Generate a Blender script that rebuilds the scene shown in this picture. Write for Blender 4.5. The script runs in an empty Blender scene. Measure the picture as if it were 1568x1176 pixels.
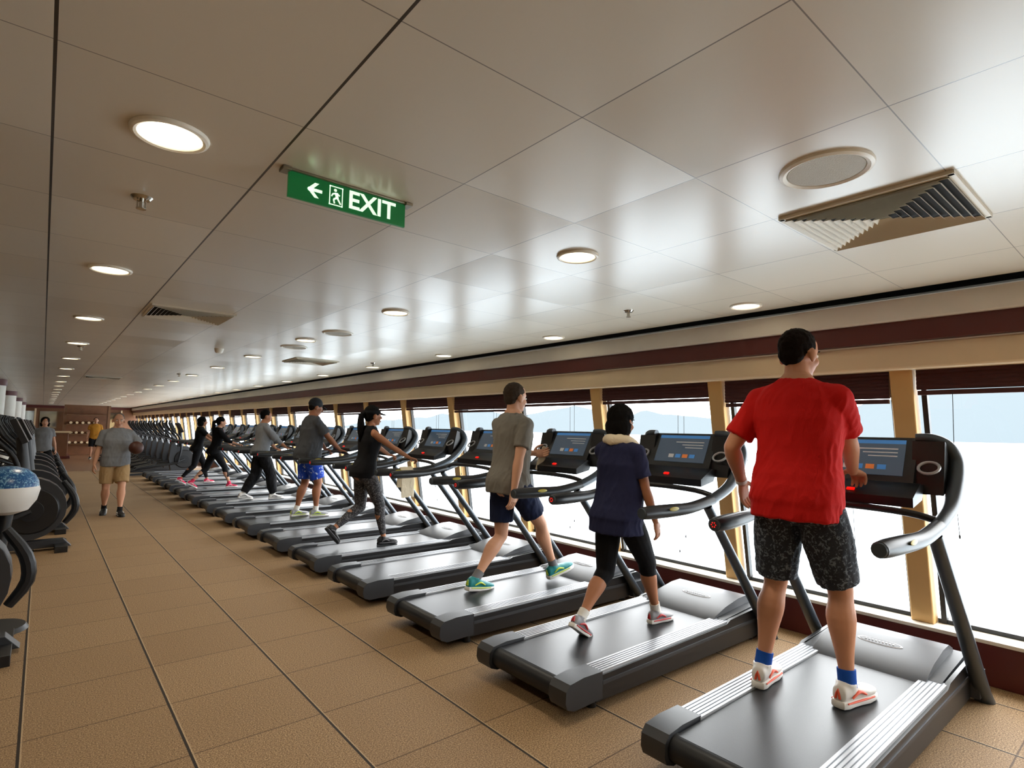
import bpy, math, random
from mathutils import Vector, Matrix, noise
random.seed(4)
V=Vector
scene=bpy.context.scene
COL=scene.collection
# ---------------------------------------------------------------- materials
def lin(c):
    return tuple(((x/255)/12.92 if x/255<=0.04045 else ((x/255+0.055)/1.055)**2.4) for x in c)+(1,)
def M(name,col,rough=.5,metal=0,bump=0,bscale=150,emit=0,ecol=None,spec=.5,var=0,vscale=6,coat=0):
    m=bpy.data.materials.new(name); m.use_nodes=True
    nt=m.node_tree; b=nt.nodes['Principled BSDF']
    b.inputs['Base Color'].default_value=lin(col)
    b.inputs['Roughness'].default_value=rough
    b.inputs['Metallic'].default_value=metal
    b.inputs['Specular IOR Level'].default_value=spec
    b.inputs['Coat Weight'].default_value=coat
    tc=nt.nodes.new('ShaderNodeTexCoord')
    n2=nt.nodes.new('ShaderNodeTexNoise'); n2.inputs['Scale'].default_value=vscale; n2.inputs['Detail'].default_value=4
    nt.links.new(tc.outputs['Object'],n2.inputs['Vector'])
    mx=nt.nodes.new('ShaderNodeMix'); mx.data_type='RGBA'
    v=var if var else .06
    c=lin(col)
    mx.inputs[6].default_value=tuple(x*(1-v) for x in c[:3])+(1,)
    mx.inputs[7].default_value=tuple(min(1,x*(1+v)) for x in c[:3])+(1,)
    nt.links.new(n2.outputs['Fac'],mx.inputs[0]); nt.links.new(mx.outputs[2],b.inputs['Base Color'])
    if bump:
        n=nt.nodes.new('ShaderNodeTexNoise'); n.inputs['Scale'].default_value=bscale; n.inputs['Detail'].default_value=3
        nt.links.new(tc.outputs['Object'],n.inputs['Vector'])
        bp=nt.nodes.new('ShaderNodeBump'); bp.inputs['Strength'].default_value=bump; bp.inputs['Distance'].default_value=.003
        nt.links.new(n.outputs['Fac'],bp.inputs['Height']); nt.links.new(bp.outputs['Normal'],b.inputs['Normal'])
    if emit:
        b.inputs['Emission Color'].default_value=lin(ecol or col); b.inputs['Emission Strength'].default_value=emit
        m.cycles.emission_sampling='NONE'
    return m
def pattern(name,c1,c2,scale=30,thr=.52,rough=.85):
    m=bpy.data.materials.new(name); m.use_nodes=True
    nt=m.node_tree; b=nt.nodes['Principled BSDF']; b.inputs['Roughness'].default_value=rough
    tc=nt.nodes.new('ShaderNodeTexCoord'); n=nt.nodes.new('ShaderNodeTexNoise')
    n.inputs['Scale'].default_value=scale; n.inputs['Detail'].default_value=2; n.inputs['Distortion'].default_value=1.5
    r=nt.nodes.new('ShaderNodeValToRGB'); r.color_ramp.elements[0].position=thr-.02; r.color_ramp.elements[1].position=thr+.05
    r.color_ramp.elements[0].color=lin(c1); r.color_ramp.elements[1].color=lin(c2)
    nt.links.new(tc.outputs['Object'],n.inputs['Vector']); nt.links.new(n.outputs['Fac'],r.inputs[0]); nt.links.new(r.outputs[0],b.inputs['Base Color'])
    return m
class NT:
    def __init__(s,m): s.nt=m.node_tree
    def val(s,x,sock):
        if isinstance(x,(int,float)): sock.default_value=x
        else: s.nt.links.new(x,sock)
    def math(s,op,a,b=0.0):
        n=s.nt.nodes.new('ShaderNodeMath'); n.operation=op; s.val(a,n.inputs[0]); s.val(b,n.inputs[1]); return n.outputs[0]
    def mix(s,f,a,b):
        n=s.nt.nodes.new('ShaderNodeMix'); n.data_type='RGBA'; s.val(f,n.inputs[0])
        for x,i in ((a,6),(b,7)):
            if isinstance(x,tuple): n.inputs[i].default_value=x
            else: s.nt.links.new(x,n.inputs[i])
        return n.outputs[2]
def seam(t,co,off,size,w):
    a=t.math('DIVIDE',t.math('SUBTRACT',co,off),size)
    a=t.math('ADD',a,.5); a=t.math('FRACT',a); a=t.math('ABSOLUTE',t.math('SUBTRACT',a,.5))
    return t.math('LESS_THAN',t.math('MULTIPLY',a,size),w)
def cellid(t,x,y,ox,oy,sx,sy):
    cx=t.math('FLOOR',t.math('DIVIDE',t.math('SUBTRACT',x,ox),sx)); cy=t.math('FLOOR',t.math('DIVIDE',t.math('SUBTRACT',y,oy),sy))
    cb=t.nt.nodes.new('ShaderNodeCombineXYZ'); t.nt.links.new(cx,cb.inputs[0]); t.nt.links.new(cy,cb.inputs[1])
    w=t.nt.nodes.new('ShaderNodeTexWhiteNoise'); w.noise_dimensions='3D'; t.nt.links.new(cb.outputs[0],w.inputs['Vector']); return w
def floor_mat():
    m=bpy.data.materials.new('rubber_tile_floor'); m.use_nodes=True; t=NT(m); nt=m.node_tree; b=nt.nodes['Principled BSDF']
    tc=nt.nodes.new('ShaderNodeTexCoord'); sp=nt.nodes.new('ShaderNodeSeparateXYZ'); nt.links.new(tc.outputs['Object'],sp.inputs[0])
    x,y=sp.outputs[0],sp.outputs[1]
    n=nt.nodes.new('ShaderNodeTexNoise'); n.inputs['Scale'].default_value=150; n.inputs['Detail'].default_value=3; n.inputs['Roughness'].default_value=.8
    nt.links.new(tc.outputs['Object'],n.inputs['Vector'])
    r=nt.nodes.new('ShaderNodeValToRGB'); e=r.color_ramp.elements
    e[0].position=.38; e[0].color=lin((84,64,44)); e[1].position=.64; e[1].color=lin((206,176,136))
    k=r.color_ramp.elements.new(.50); k.color=lin((148,119,85))
    nt.links.new(n.outputs['Fac'],r.inputs[0])
    n2=nt.nodes.new('ShaderNodeTexNoise'); n2.inputs['Scale'].default_value=1.3; n2.inputs['Detail'].default_value=4
    nt.links.new(tc.outputs['Object'],n2.inputs['Vector'])
    c=cellid(t,x,y,.01,.0,.612,.603)
    br=t.math('ADD',t.math('MULTIPLY',c.outputs['Value'],.22),t.math('MULTIPLY',n2.outputs['Fac'],.25))
    col=t.mix(br,r.outputs[0],lin((116,90,62)))
    sx=seam(t,x,.01,.612,.006); sy=seam(t,y,-.003,.603,.0035)
    col=t.mix(t.math('MULTIPLY',sy,.75),col,lin((62,44,30)))
    col=t.mix(sx,col,lin((40,31,23)))
    hl=seam(t,x,.0195,.612,.003)
    col=t.mix(t.math('MULTIPLY',hl,.35),col,lin((220,196,160)))
    nt.links.new(col,b.inputs['Base Color']); b.inputs['Roughness'].default_value=.7; b.inputs['Specular IOR Level'].default_value=.3
    bp=nt.nodes.new('ShaderNodeBump'); bp.inputs['Strength'].default_value=.22; bp.inputs['Distance'].default_value=.002
    h=t.math('SUBTRACT',n.outputs['Fac'],t.math('MULTIPLY',t.math('MAXIMUM',sx,sy),2.0))
    nt.links.new(h,bp.inputs['Height']); nt.links.new(bp.outputs['Normal'],b.inputs['Normal'])
    return m
def ceil_mat():
    m=bpy.data.materials.new('metal_ceiling_panels'); m.use_nodes=True; t=NT(m); nt=m.node_tree; b=nt.nodes['Principled BSDF']
    tc=nt.nodes.new('ShaderNodeTexCoord'); sp=nt.nodes.new('ShaderNodeSeparateXYZ'); nt.links.new(tc.outputs['Object'],sp.inputs[0])
    x,y=sp.outputs[0],sp.outputs[1]
    c=cellid(t,x,y,-.035,.49,.6,.606)
    col=t.mix(c.outputs['Value'],lin((210,200,182)),lin((218,209,192)))
    sx=seam(t,x,-.035,.6,.0022); sy=seam(t,y,.49,.606,.0018)
    strong=t.math('MULTIPLY',t.math('MULTIPLY',seam(t,x,-.035,.6,.004),t.math('LESS_THAN',x,.8)),t.math('GREATER_THAN',x,-.3))
    col=t.mix(t.math('MULTIPLY',sy,.75),col,lin((70,60,50)))
    col=t.mix(t.math('MULTIPLY',sx,.8),col,lin((70,60,50)))
    col=t.mix(strong,col,lin((40,34,28)))
    nt.links.new(col,b.inputs['Base Color'])
    b.inputs['Roughness'].default_value=.28; b.inputs['Specular IOR Level'].default_value=.8
    nm=nt.nodes.new('ShaderNodeNewGeometry')
    sv=nt.nodes.new('ShaderNodeVectorMath'); sv.operation='SUBTRACT'; nt.links.new(c.outputs['Color'],sv.inputs[0]); sv.inputs[1].default_value=(.5,.5,.5)
    sc=nt.nodes.new('ShaderNodeVectorMath'); sc.operation='SCALE'; nt.links.new(sv.outputs[0],sc.inputs[0]); sc.inputs[3].default_value=.035
    ad=nt.nodes.new('ShaderNodeVectorMath'); ad.operation='ADD'; nt.links.new(nm.outputs['Normal'],ad.inputs[0]); nt.links.new(sc.outputs[0],ad.inputs[1])
    no=nt.nodes.new('ShaderNodeVectorMath'); no.operation='NORMALIZE'; nt.links.new(ad.outputs[0],no.inputs[0]); nt.links.new(no.outputs[0],b.inputs['Normal'])
    return m
def glass_mat():
    m=bpy.data.materials.new('window_glass'); m.use_nodes=True; nt=m.node_tree; nt.nodes.clear()
    o=nt.nodes.new('ShaderNodeOutputMaterial'); a=nt.nodes.new('ShaderNodeBsdfTransparent'); a.inputs[0].default_value=(.96,.98,.98,1)
    g=nt.nodes.new('ShaderNodeBsdfGlossy'); g.inputs['Roughness'].default_value=.02; x=nt.nodes.new('ShaderNodeMixShader'); x.inputs[0].default_value=.03
    nt.links.new(a.outputs[0],x.inputs[1]); nt.links.new(g.outputs[0],x.inputs[2]); nt.links.new(x.outputs[0],o.inputs[0]); return m
# ---------------------------------------------------------------- mesh builder
def cr(pts,n=6):
    P=[V(p) for p in pts]; out=[]
    for i in range(len(P)-1):
        p0=P[max(i-1,0)];p1=P[i];p2=P[i+1];p3=P[min(i+2,len(P)-1)]
        for k in range(n):
            t=k/n
            out.append(.5*((2*p1)+(p2-p0)*t+(2*p0-5*p1+4*p2-p3)*t*t+(3*p1-p0-3*p2+p3)*t**3))
    out.append(P[-1]); return out
class MB:
    def __init__(s): s.v=[];s.f=[];s.m=[]
    def add(s,vs,fs,mat=0):
        o=len(s.v); s.v+= [V(x) for x in vs]; s.f+=[tuple(i+o for i in f) for f in fs]; s.m+=[mat]*len(fs)
    def box(s,c,d,mat=0,R=None):
        c=V(c); h=V(d)/2; vs=[]
        for z in(-1,1):
            for y in(-1,1):
                for x in(-1,1):
                    p=V((x*h.x,y*h.y,z*h.z)); 
                    if R: p=R@p
                    vs.append(c+p)
        s.add(vs,[(0,2,3,1),(4,5,7,6),(0,1,5,4),(2,6,7,3),(0,4,6,2),(1,3,7,5)],mat)
    def loft(s,rings,mat=0,caps=True):
        n=len(rings[0]); o=len(s.v); fs=[]
        for r in rings: s.v+=[V(p) for p in r]
        for i in range(len(rings)-1):
            for k in range(n):
                a=o+i*n+k;b=o+i*n+(k+1)%n; fs.append((a,b,b+n,a+n))
        if caps:
            fs.append(tuple(o+k for k in range(n))[::-1]); l=o+(len(rings)-1)*n; fs.append(tuple(l+k for k in range(n)))
        s.f+=fs; s.m+=[mat]*len(fs)
    def tube(s,pts,r,mat=0,seg=12,sm=0,flat=1.0,ref=None,caps=True):
        P=[V(p) for p in pts]
        R=list(r) if isinstance(r,(list,tuple)) else [r]*len(P)
        if sm:
            rr=cr([V((q,0,0)) for q in R],sm); P=cr(P,sm); R=[q.x for q in rr]
        rf=V(ref) if ref else None; rings=[]; u=None
        for i,p in enumerate(P):
            t=(P[min(i+1,len(P)-1)]-P[max(i-1,0)]).normalized()
            if rf: u=(rf-t*rf.dot(t)).normalized()
            else:
                if u is None:
                    a=V((0,0,1)) if abs(t.z)<.9 else V((1,0,0)); u=(a-t*a.dot(t)).normalized()
                else: u=(u-t*u.dot(t)).normalized()
            w=t.cross(u)
            rings.append([p+u*math.cos(q)*R[i]+w*math.sin(q)*R[i]*flat for q in [2*math.pi*k/seg for k in range(seg)]])
        s.loft(rings,mat,caps)
    def ell(s,c,r,mat=0,A=None,seg=18,rn=10):
        c=V(c); vs=[];fs=[]
        A=A or (V((1,0,0)),V((0,1,0)),V((0,0,1)))
        for i in range(1,rn):
            ph=math.pi*i/rn
            for k in range(seg):
                th=2*math.pi*k/seg
                vs.append(c+A[0]*r[0]*math.sin(ph)*math.cos(th)+A[1]*r[1]*math.sin(ph)*math.sin(th)-A[2]*r[2]*math.cos(ph))
        b=len(vs); vs.append(c-A[2]*r[2]); vs.append(c+A[2]*r[2])
        for i in range(rn-2):
            for k in range(seg):
                a=i*seg+k; q=i*seg+(k+1)%seg; fs.append((a,q,q+seg,a+seg))
        for k in range(seg):
            fs.append((b,(k+1)%seg,k)); l=(rn-2)*seg; fs.append((b+1,l+k,l+(k+1)%seg))
        s.add(vs,fs,mat)
    def prism(s,prof,y0,y1,mat=0,T=None):
        T=T or (lambda a,b,c:(a,c,b))
        n=len(prof); vs=[T(a,b,y0) for a,b in prof]+[T(a,b,y1) for a,b in prof]
        fs=[tuple(range(n)),tuple(range(2*n-1,n-1,-1))]+[(i,i+n,(i+1)%n+n,(i+1)%n) for i in range(n)]
        s.add(vs,fs,mat)
    def mesh(s,name,mats,ang=35):
        me=bpy.data.meshes.new(name); me.from_pydata([tuple(v) for v in s.v],[],s.f)
        for m in mats: me.materials.append(m)
        for p,m in zip(me.polygons,s.m): p.material_index=m; p.use_smooth=True
        import bmesh
        bm=bmesh.new(); bm.from_mesh(me); bmesh.ops.recalc_face_normals(bm,faces=bm.faces); bm.to_mesh(me); bm.free()
        try: me.set_sharp_from_angle(angle=math.radians(ang))
        except Exception: pass
        return me
    def obj(s,name,mats,parent=None,bevel=0,ang=35,loc=None):
        o=bpy.data.objects.new(name,s.mesh(name,mats,ang)); COL.objects.link(o)
        if bevel:
            b=o.modifiers.new('bevel','BEVEL'); b.width=bevel; b.segments=2; b.limit_method='ANGLE'; b.angle_limit=math.radians(40)
        if parent: o.parent=parent
        if loc: o.location=loc
        return o
def empty(name,loc=(0,0,0)):
    e=bpy.data.objects.new(name,None); e.empty_display_size=.1; COL.objects.link(e); e.location=loc; return e
def remesh(mb,name,mat,vox=.008,it=3,parent=None,namp=0,nsc=(9,9,5)):
    me=bpy.data.meshes.new('tmp'); me.from_pydata([tuple(v) for v in mb.v],[],mb.f)
    import bmesh
    bm=bmesh.new(); bm.from_mesh(me); bmesh.ops.recalc_face_normals(bm,faces=bm.faces); bm.to_mesh(me); bm.free()
    o=bpy.data.objects.new('tmp',me); COL.objects.link(o)
    r=o.modifiers.new('r','REMESH'); r.mode='VOXEL'; r.voxel_size=vox; r.use_smooth_shade=True
    q=o.modifiers.new('s','SMOOTH'); q.factor=.5; q.iterations=it
    dg=bpy.context.evaluated_depsgraph_get(); dg.update()
    nm=bpy.data.meshes.new_from_object(o.evaluated_get(dg)); nm.name=name
    bpy.data.objects.remove(o); bpy.data.meshes.remove(me)
    if namp:
        nr=[v.normal.copy() for v in nm.vertices]
        for v,n in zip(nm.vertices,nr):
            c=v.co; q=V((c.x*nsc[0],c.y*nsc[1],c.z*nsc[2]))
            q+=V((0,c.z*3,c.y*2))
            k=noise.noise(q)+.55*(1-2*abs(noise.noise(q*1.9+V((3,1,7)))))-.2
            v.co=c+n*max(k,-.35)*namp
    nm.materials.clear(); nm.materials.append(mat)
    for p in nm.polygons: p.use_smooth=True; p.material_index=0
    ob=bpy.data.objects.new(name,nm); COL.objects.link(ob)
    if parent: ob.parent=parent
    return ob
# ---------------------------------------------------------------- room
L=42.0; XL=-6.0; CE=2.44; YB=-3.5
m_maroon=M('maroon_paint',(92,34,28),.4); m_cream=M('cream_paint',(236,212,174),.5); m_white=M('white_paint',(238,234,224),.45)
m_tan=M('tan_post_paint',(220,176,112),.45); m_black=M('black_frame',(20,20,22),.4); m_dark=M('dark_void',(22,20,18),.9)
m_wall=M('warm_wall',(214,198,170),.6); m_wood=M('wood_floor',(120,84,56),.35,var=.25,vscale=12); m_wallwood=M('wood_panelling',(120,78,50),.45,var=.3,vscale=4)
def plane_box(name,c,d,mat,bevel=0):
    b=MB(); b.box(c,d); return b.obj(name,[mat],bevel=bevel)
plane_box('floor',((XL+4.6)/2,(YB+22)/2,-.05),(4.6-XL,22-YB,.1),floor_mat())
plane_box('floor_wood',((XL+4.6)/2,(22+L)/2,-.05),(4.6-XL,L-22,.1),m_wood)
plane_box('ceiling',((XL+4.12)/2,(YB+L)/2,CE+.05),(4.12-XL,L-YB,.1),ceil_mat())
plane_box('ceiling_slot',(4.6,(YB+L)/2,CE+.14),(1.1,L-YB,.06),m_dark)  # dark back of the slot, carried outward as an added roof against sky light
plane_box('wall_left',(XL-.05,(YB+L)/2,1.22),(.1,L-YB,2.6),m_wall)
plane_box('wall_rear',((XL+5)/2,YB-.05,1.22),(5-XL,.1,2.7),m_wall)
plane_box('wall_far',((XL+5)/2,L+.05,1.22),(5-XL,.1,2.7),m_wallwood)
plane_box('baseboard_left',(XL+.01,(YB+L)/2,.06),(.02,L-YB-.1,.12),m_maroon)
plane_box('trim_1',((XL+4.1)/2,L-.15,2.36),(4.1-XL,.2,.15),m_maroon)
m_mirror=M('mirror_glass',(200,205,205),.05,metal=1)
b=MB()
for i in range(7):
    x=-5+1.35*i; b.box((x,L-.02,1.15),(1.1,.03,1.9),0); b.box((x+.6,L-.03,1.2),(.08,.05,2.1),1)
b.obj('wall_mirror',[m_mirror,m_cream])
b=MB(); b.box((1.6,33,1.15),(1.6,.12,2.3),0); b.box((.78,33,1.15),(.1,.2,2.3),1); b.box((2.42,33,1.15),(.1,.2,2.3),1)
for z in (.5,.95,1.4,1.85): b.box((1.6,32.8,z),(1.5,.3,.03),1)
for i in range(16):
    z=(.52,.97,1.42)[i%3]; b.tube([(1.0+.22*(i//3),32.7,z+.06),(1.0+.22*(i//3),32.95,z+.06)],.055,2,12)
b.obj('towel_shelf',[m_wallwood,m_wood,m_cream])
b=MB(); b.prism([(-.55,0),(-.5,1.05),(.45,1.05),(.45,0)],29.5,31.5,0,T=lambda a,bb,c:(a+.4,c,bb)); b.box((.4,30.5,1.08),(1.15,2.15,.05),1); b.box((.4,30.5,.06),(1.1,2.02,.1),2)
b.obj('reception_counter',[m_wallwood,m_cream,m_maroon],bevel=.01)
def xs(z,o=0): return 4.71-.16*z+o
b=MB(); b.box((4.60,(YB+L)/2,.125),(.1,L-YB,.25),0); b.box((4.72,(YB+L)/2,.262),(.36,L-YB,.024),1); b.box((4.78,(YB+L)/2,.0),(.3,L-YB,.5),1)
b.obj('wall_right',[m_maroon,m_white],bevel=.004)
plane_box('trim_2',(4.55,(YB+L)/2,2.335),(.70,L-YB,.15),m_white,.01)
plane_box('trim_3',(4.57,(YB+L)/2,2.195),(.66,L-YB,.13),m_maroon)
plane_box('trim_4',(4.59,(YB+L)/2,2.04),(.60,L-YB,.18),m_cream,.02)
plane_box('sky_light_block',(4.86,(YB+L)/2,2.35),(.1,L-YB,.6),m_white)  # unseen panel added behind the header bands to block sky light
G=glass_mat(); m_blind=M('maroon_blind',(72,32,30),.7,bump=.3,bscale=60)
N=0
for k in range(-3,30):
    y=1.20+1.35*k
    if y>L-1.5: break
    z0,z1=.272,1.96
    b=MB(); w=.065
    q=[(xs(z0,-.045),z0),(xs(z0,.06),z0),(xs(z1,.06),z1),(xs(z1,-.045),z1)]
    b.prism(q,y-w,y+w,0)
    b.obj('window_post',[m_tan],bevel=.008)
    N+=1
    b=MB(); g0,g1=y+.068,y+1.35-.068
    for (ya,yb2) in ((g0,g0+.02),(g1-.05,g1-.02)):
        b.prism([(xs(z0,.03),z0),(xs(z0,.075),z0),(xs(z1,.075),z1),(xs(z1,.03),z1)],ya,yb2,0)
    b.box((xs(z0,.06),(g0+g1)/2,z0+.015),(.05,g1-g0,.03),0)
    b.add([(xs(z0,.07),g0,z0),(xs(z0,.07),g1,z0),(xs(z1,.07),g1,z1),(xs(z1,.07),g0,z1)],[(0,1,2,3)],1)
    b.obj('window_%d'%N,[m_black,G])
    b=MB()
    xx=xs(1.9,-.0); nb=5 if k%3 else 7
    for i in range(nb):
        b.tube([(xx,g0+.01,1.94-.026*i),(xx,g1-.01,1.94-.026*i)],.017,0,8)
    b.box((xx,(g0+g1)/2,1.94-.026*nb-.01),(.025,g1-g0-.03,.03),0)
    for yy,zb in ((g0+.25,.45+.2*random.random()),(g0+.31,.4+.3*random.random()),(g1-.2,.9)):
        b.tube([(xx-.015,yy,1.8),(xx-.01+.01,yy+.01,1.2),(xx,yy,zb)],.0022,1,6,sm=3)
        b.ell((xx,yy,zb),(.006,.006,.014),1,seg=8,rn=6)
    b.obj('window_blind',[m_blind,m_black])
for y in (17,23.5,30,36.5):
    b=MB(); b.tube([(-.95,y,0),(-.95,y,2.3)],.27,0,32); b.tube([(-.95,y,2.3),(-.95,y,CE)],.285,1,32); b.tube([(-.95,y,0),(-.95,y,.12)],.28,1,32)
    b.obj('round_pillar',[m_white,m_maroon])
# exterior
sea=M('sea_water',(196,208,216),.5)
b=MB(); b.add([(8,-6000,-25),(8000,-6000,-25),(8000,9000,-25),(8,9000,-25)],[(0,1,2,3)]); b.obj('sea',[sea])
b=MB(); n=160; pts=[]
for i in range(n+1):
    y=-5000+13000*i/n
    hgt=130+210*max(0,noise.noise(V((y*.0007,1.3,0)))+.35)+60*noise.noise(V((y*.003,4,0)))
    for j,(xo,f) in enumerate(((0,0),(250,.45),(600,1.0),(1200,.7))):
        pts.append((3300+xo+120*noise.noise(V((y*.002,j,0))),y,-26+hgt*f*(1+.12*noise.noise(V((y*.006,j*3,1))))))
fs=[]
for i in range(n):
    for j in range(3):
        a=i*4+j; fs.append((a,a+4,a+5,a+1))
b.add(pts,fs); b.obj('mountain_range',[M('hazy_mountain',(80,87,91),.9,spec=0)])
# ---------------------------------------------------------------- ceiling fittings
m_lampglow=M('lamp_glow',(255,240,210),.5,emit=5,ecol=(255,236,200)); m_trim=M('lamp_trim',(244,238,224),.35)
def downlight(x,y,on=True):
    b=MB(); b.tube([(x+.100*math.cos(a),y+.100*math.sin(a),CE-.002) for a in [2*math.pi*i/32 for i in range(33)]],.012,0,8,caps=False,flat=1)
    b.tube([(x,y,CE-.006),(x,y,CE+.001)],.090,1,32)
    o=b.obj('ceiling_downlight',[m_trim,m_lampglow])
    if not on: return
    l=bpy.data.lights.new('downlight_lamp','SPOT'); l.energy=36; l.spot_size=math.radians(140); l.spot_blend=.7; l.color=(1,.88,.70); l.shadow_soft_size=.09
    lo=bpy.data.objects.new('lamp',l); lo.location=(x,y,CE-.03); COL.objects.link(lo); lo.parent=o
for i in range(18): downlight(.255,2.03+2.07*i,i<5 or i%3==0)
for i in range(17): downlight(2.12,2.02+2.0*i,i<4 or i%4==0)
for i in range(16): downlight(3.86,2.0+2.0*i,False)
for i in range(8): downlight(-2.6,2.0+4*i,i%2==0)
downlight(.255,-.04,True); downlight(2.12,-.9,True)
m_grille=M('speaker_grille',(200,194,180),.6,bump=.9,bscale=400)
for x,y in ((2.04,.76),(2.19,5.34),(2.21,6.67)):
    b=MB(); b.tube([(x,y,CE-.006),(x,y,CE+.001)],.120,1,40)
    b.tube([(x+.135*math.cos(a),y+.135*math.sin(a),CE+.004) for a in [2*math.pi*i/40 for i in range(41)]],.016,0,8,caps=False)
    b.obj('ceiling_speaker',[m_trim,m_grille])
m_vane=M('diffuser_vane',(228,220,202),.4)
for x0,y0 in ((2.37,.48),(.6,5.06),(2.6,7.7),(.6,13.9)):
    b=MB(); cx,cy=x0+.29,y0+.29
    b.box((cx,cy,CE-.002),(.57,.57,.006),1)
    for i in range(10):
        h=.285-.028*i
        for sx,sy in ((1,0),(-1,0),(0,1),(0,-1)):
            if sx:
                b.add([(cx+sx*h,cy-h,CE-.022),(cx+sx*h,cy+h,CE-.022),(cx+sx*(h-.014),cy+h-.014,CE-.006),(cx+sx*(h-.014),cy-h+.014,CE-.006)],[(0,1,2,3)],0)
            else:
                b.add([(cx-h,cy+sy*h,CE-.022),(cx+h,cy+sy*h,CE-.022),(cx+h-.014,cy+sy*(h-.014),CE-.006),(cx-h+.014,cy+sy*(h-.014),CE-.006)],[(0,1,2,3)],0)
    for sx,sy in ((1,0),(-1,0),(0,1),(0,-1)):
        b.box((cx+sx*.292,cy+sy*.292,CE-.007),(.02 if sx else .6,.02 if sy else .6,.014),0)
    b.obj('ceiling_air_diffuser',[m_vane,m_dark])
m_chrome=M('chrome',(190,185,175),.2,metal=1)
for x,y in ((.253,2.69),(3.4,2.7),(3.62,7.5),(.3,8.6),(1.9,12)):
    b=MB(); b.tube([(x,y,CE-.012),(x,y,CE)],[.03,.04],0,20); b.tube([(x,y,CE-.045),(x,y,CE)],.008,0,10); b.tube([(x,y,CE-.05),(x,y,CE-.046)],.018,0,14)
    b.tube([(x-.014,y,CE-.046),(x-.014,y,CE-.015)],.003,0,6); b.tube([(x+.014,y,CE-.046),(x+.014,y,CE-.015)],.003,0,6)
    b.obj('fire_sprinkler',[m_chrome])
b=MB(); b.tube([(1.6,7.53,CE-.055),(1.6,7.53,CE-.04),(1.6,7.53,CE-.015),(1.6,7.53,CE)],[.03,.045,.05,.055],0,20); b.obj('smoke_detector',[m_trim])
# exit sign
m_green=M('sign_green',(10,110,54),.3,emit=.25); m_sw=M('sign_white',(225,250,225),.4,emit=.9)
es=empty('exit_sign',(.855,2.02,2.385))
b=MB(); b.box((0,0,0),(.47,.012,.096),0); b.box((0,0,.051),(.52,.035,.008),1); b.box((-.245,0,.048),(.03,.05,.012),1); b.box((.245,0,.048),(.03,.05,.012),1)
b.obj('sign_panel',[m_green,M('sign_rail',(150,145,130),.3,metal=.8)],parent=es,bevel=.0015)
b=MB(); yy=-.0075
def flat(poly):
    b.add([(x,yy,z) for x,z in poly],[tuple(range(len(poly)))],0)
flat([(-.165,-.006),(-.165,.006),(-.112,.006),(-.112,-.006)]); flat([(-.168,0),(-.140,.028),(-.124,.028),(-.150,0)]); flat([(-.168,0),(-.150,0),(-.124,-.028),(-.140,-.028)])
for p in ([(-.085,.033),(-.032,.033),(-.032,.037),(-.085,.037)],[(-.085,-.037),(-.032,-.037),(-.032,-.033),(-.085,-.033)],[(-.085,-.037),(-.081,-.037),(-.081,.037),(-.085,.037)],[(-.036,-.037),(-.032,-.037),(-.032,.037),(-.036,.037)]): flat(p)
flat([(-.062+.006*math.cos(a),.022+.006*math.sin(a)) for a in [i*math.pi/5 for i in range(10)]])
for (x0,z0),(x1,z1),w in (((-.058,.013),(-.054,-.008),.006),((-.056,-.006),(-.068,-.014),.0035),((-.068,-.014),(-.064,-.029),.003),((-.054,-.006),(-.046,-.018),.0035),((-.046,-.018),(-.040,-.028),.003),((-.058,.011),(-.072,.006),.0028),((-.072,.006),(-.076,-.004),.0025),((-.056,.011),(-.044,.004),.0028)):
    d=V((x1-x0,z1-z0)).normalized(); n_=V((-d.y,d.x))*w
    flat([(x0+n_.x,z0+n_.y),(x1+n_.x,z1+n_.y),(x1-n_.x,z1-n_.y),(x0-n_.x,z0-n_.y)])
b.obj('pictograms',[m_sw],parent=es)
tx=bpy.data.curves.new('exit_text','FONT'); tx.body='EXIT'; tx.size=.098; tx.extrude=.0008; tx.offset=.0018; tx.align_x='LEFT'; tx.align_y='CENTER'
to=bpy.data.objects.new('exit_lettering',tx); to.data.materials.append(m_sw); to.rotation_euler=(math.pi/2,0,0); to.location=(-.012,-.0075,0); to.parent=es; COL.objects.link(to)
# ---------------------------------------------------------------- treadmill
m_tdark=M('charcoal_plastic',(46,49,54),.42,bump=.1,bscale=300); m_tblk=M('black_plastic',(24,25,28),.35); m_belt=M('running_belt',(30,32,36),.36,bump=.12,bscale=300,spec=.35)
m_silver=M('ribbed_aluminium',(178,181,186),.35,metal=.4); m_frame=M('slate_metal_tube',(66,74,82),.32,metal=.3); m_hood=M('grey_hood',(84,86,90),.42,spec=.35)
m_scr=M('console_screen',(44,52,60),.12,emit=.25,ecol=(95,112,130)); m_red=M('red_led',(170,20,20),.4,emit=1.0,ecol=(255,20,10)); m_yel=M('yellow_badge',(200,184,60),.4)
m_orange=M('screen_orange',(200,110,50),.4,emit=.4); m_lab=M('label_white',(205,205,205),.4,emit=.1); m_bluet=M('screen_blue',(60,120,180),.4,emit=.4)
TM=[m_tdark,m_tblk,m_belt,m_silver,m_frame,m_hood,m_scr,m_red,m_yel,m_orange,m_lab,m_bluet]
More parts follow.
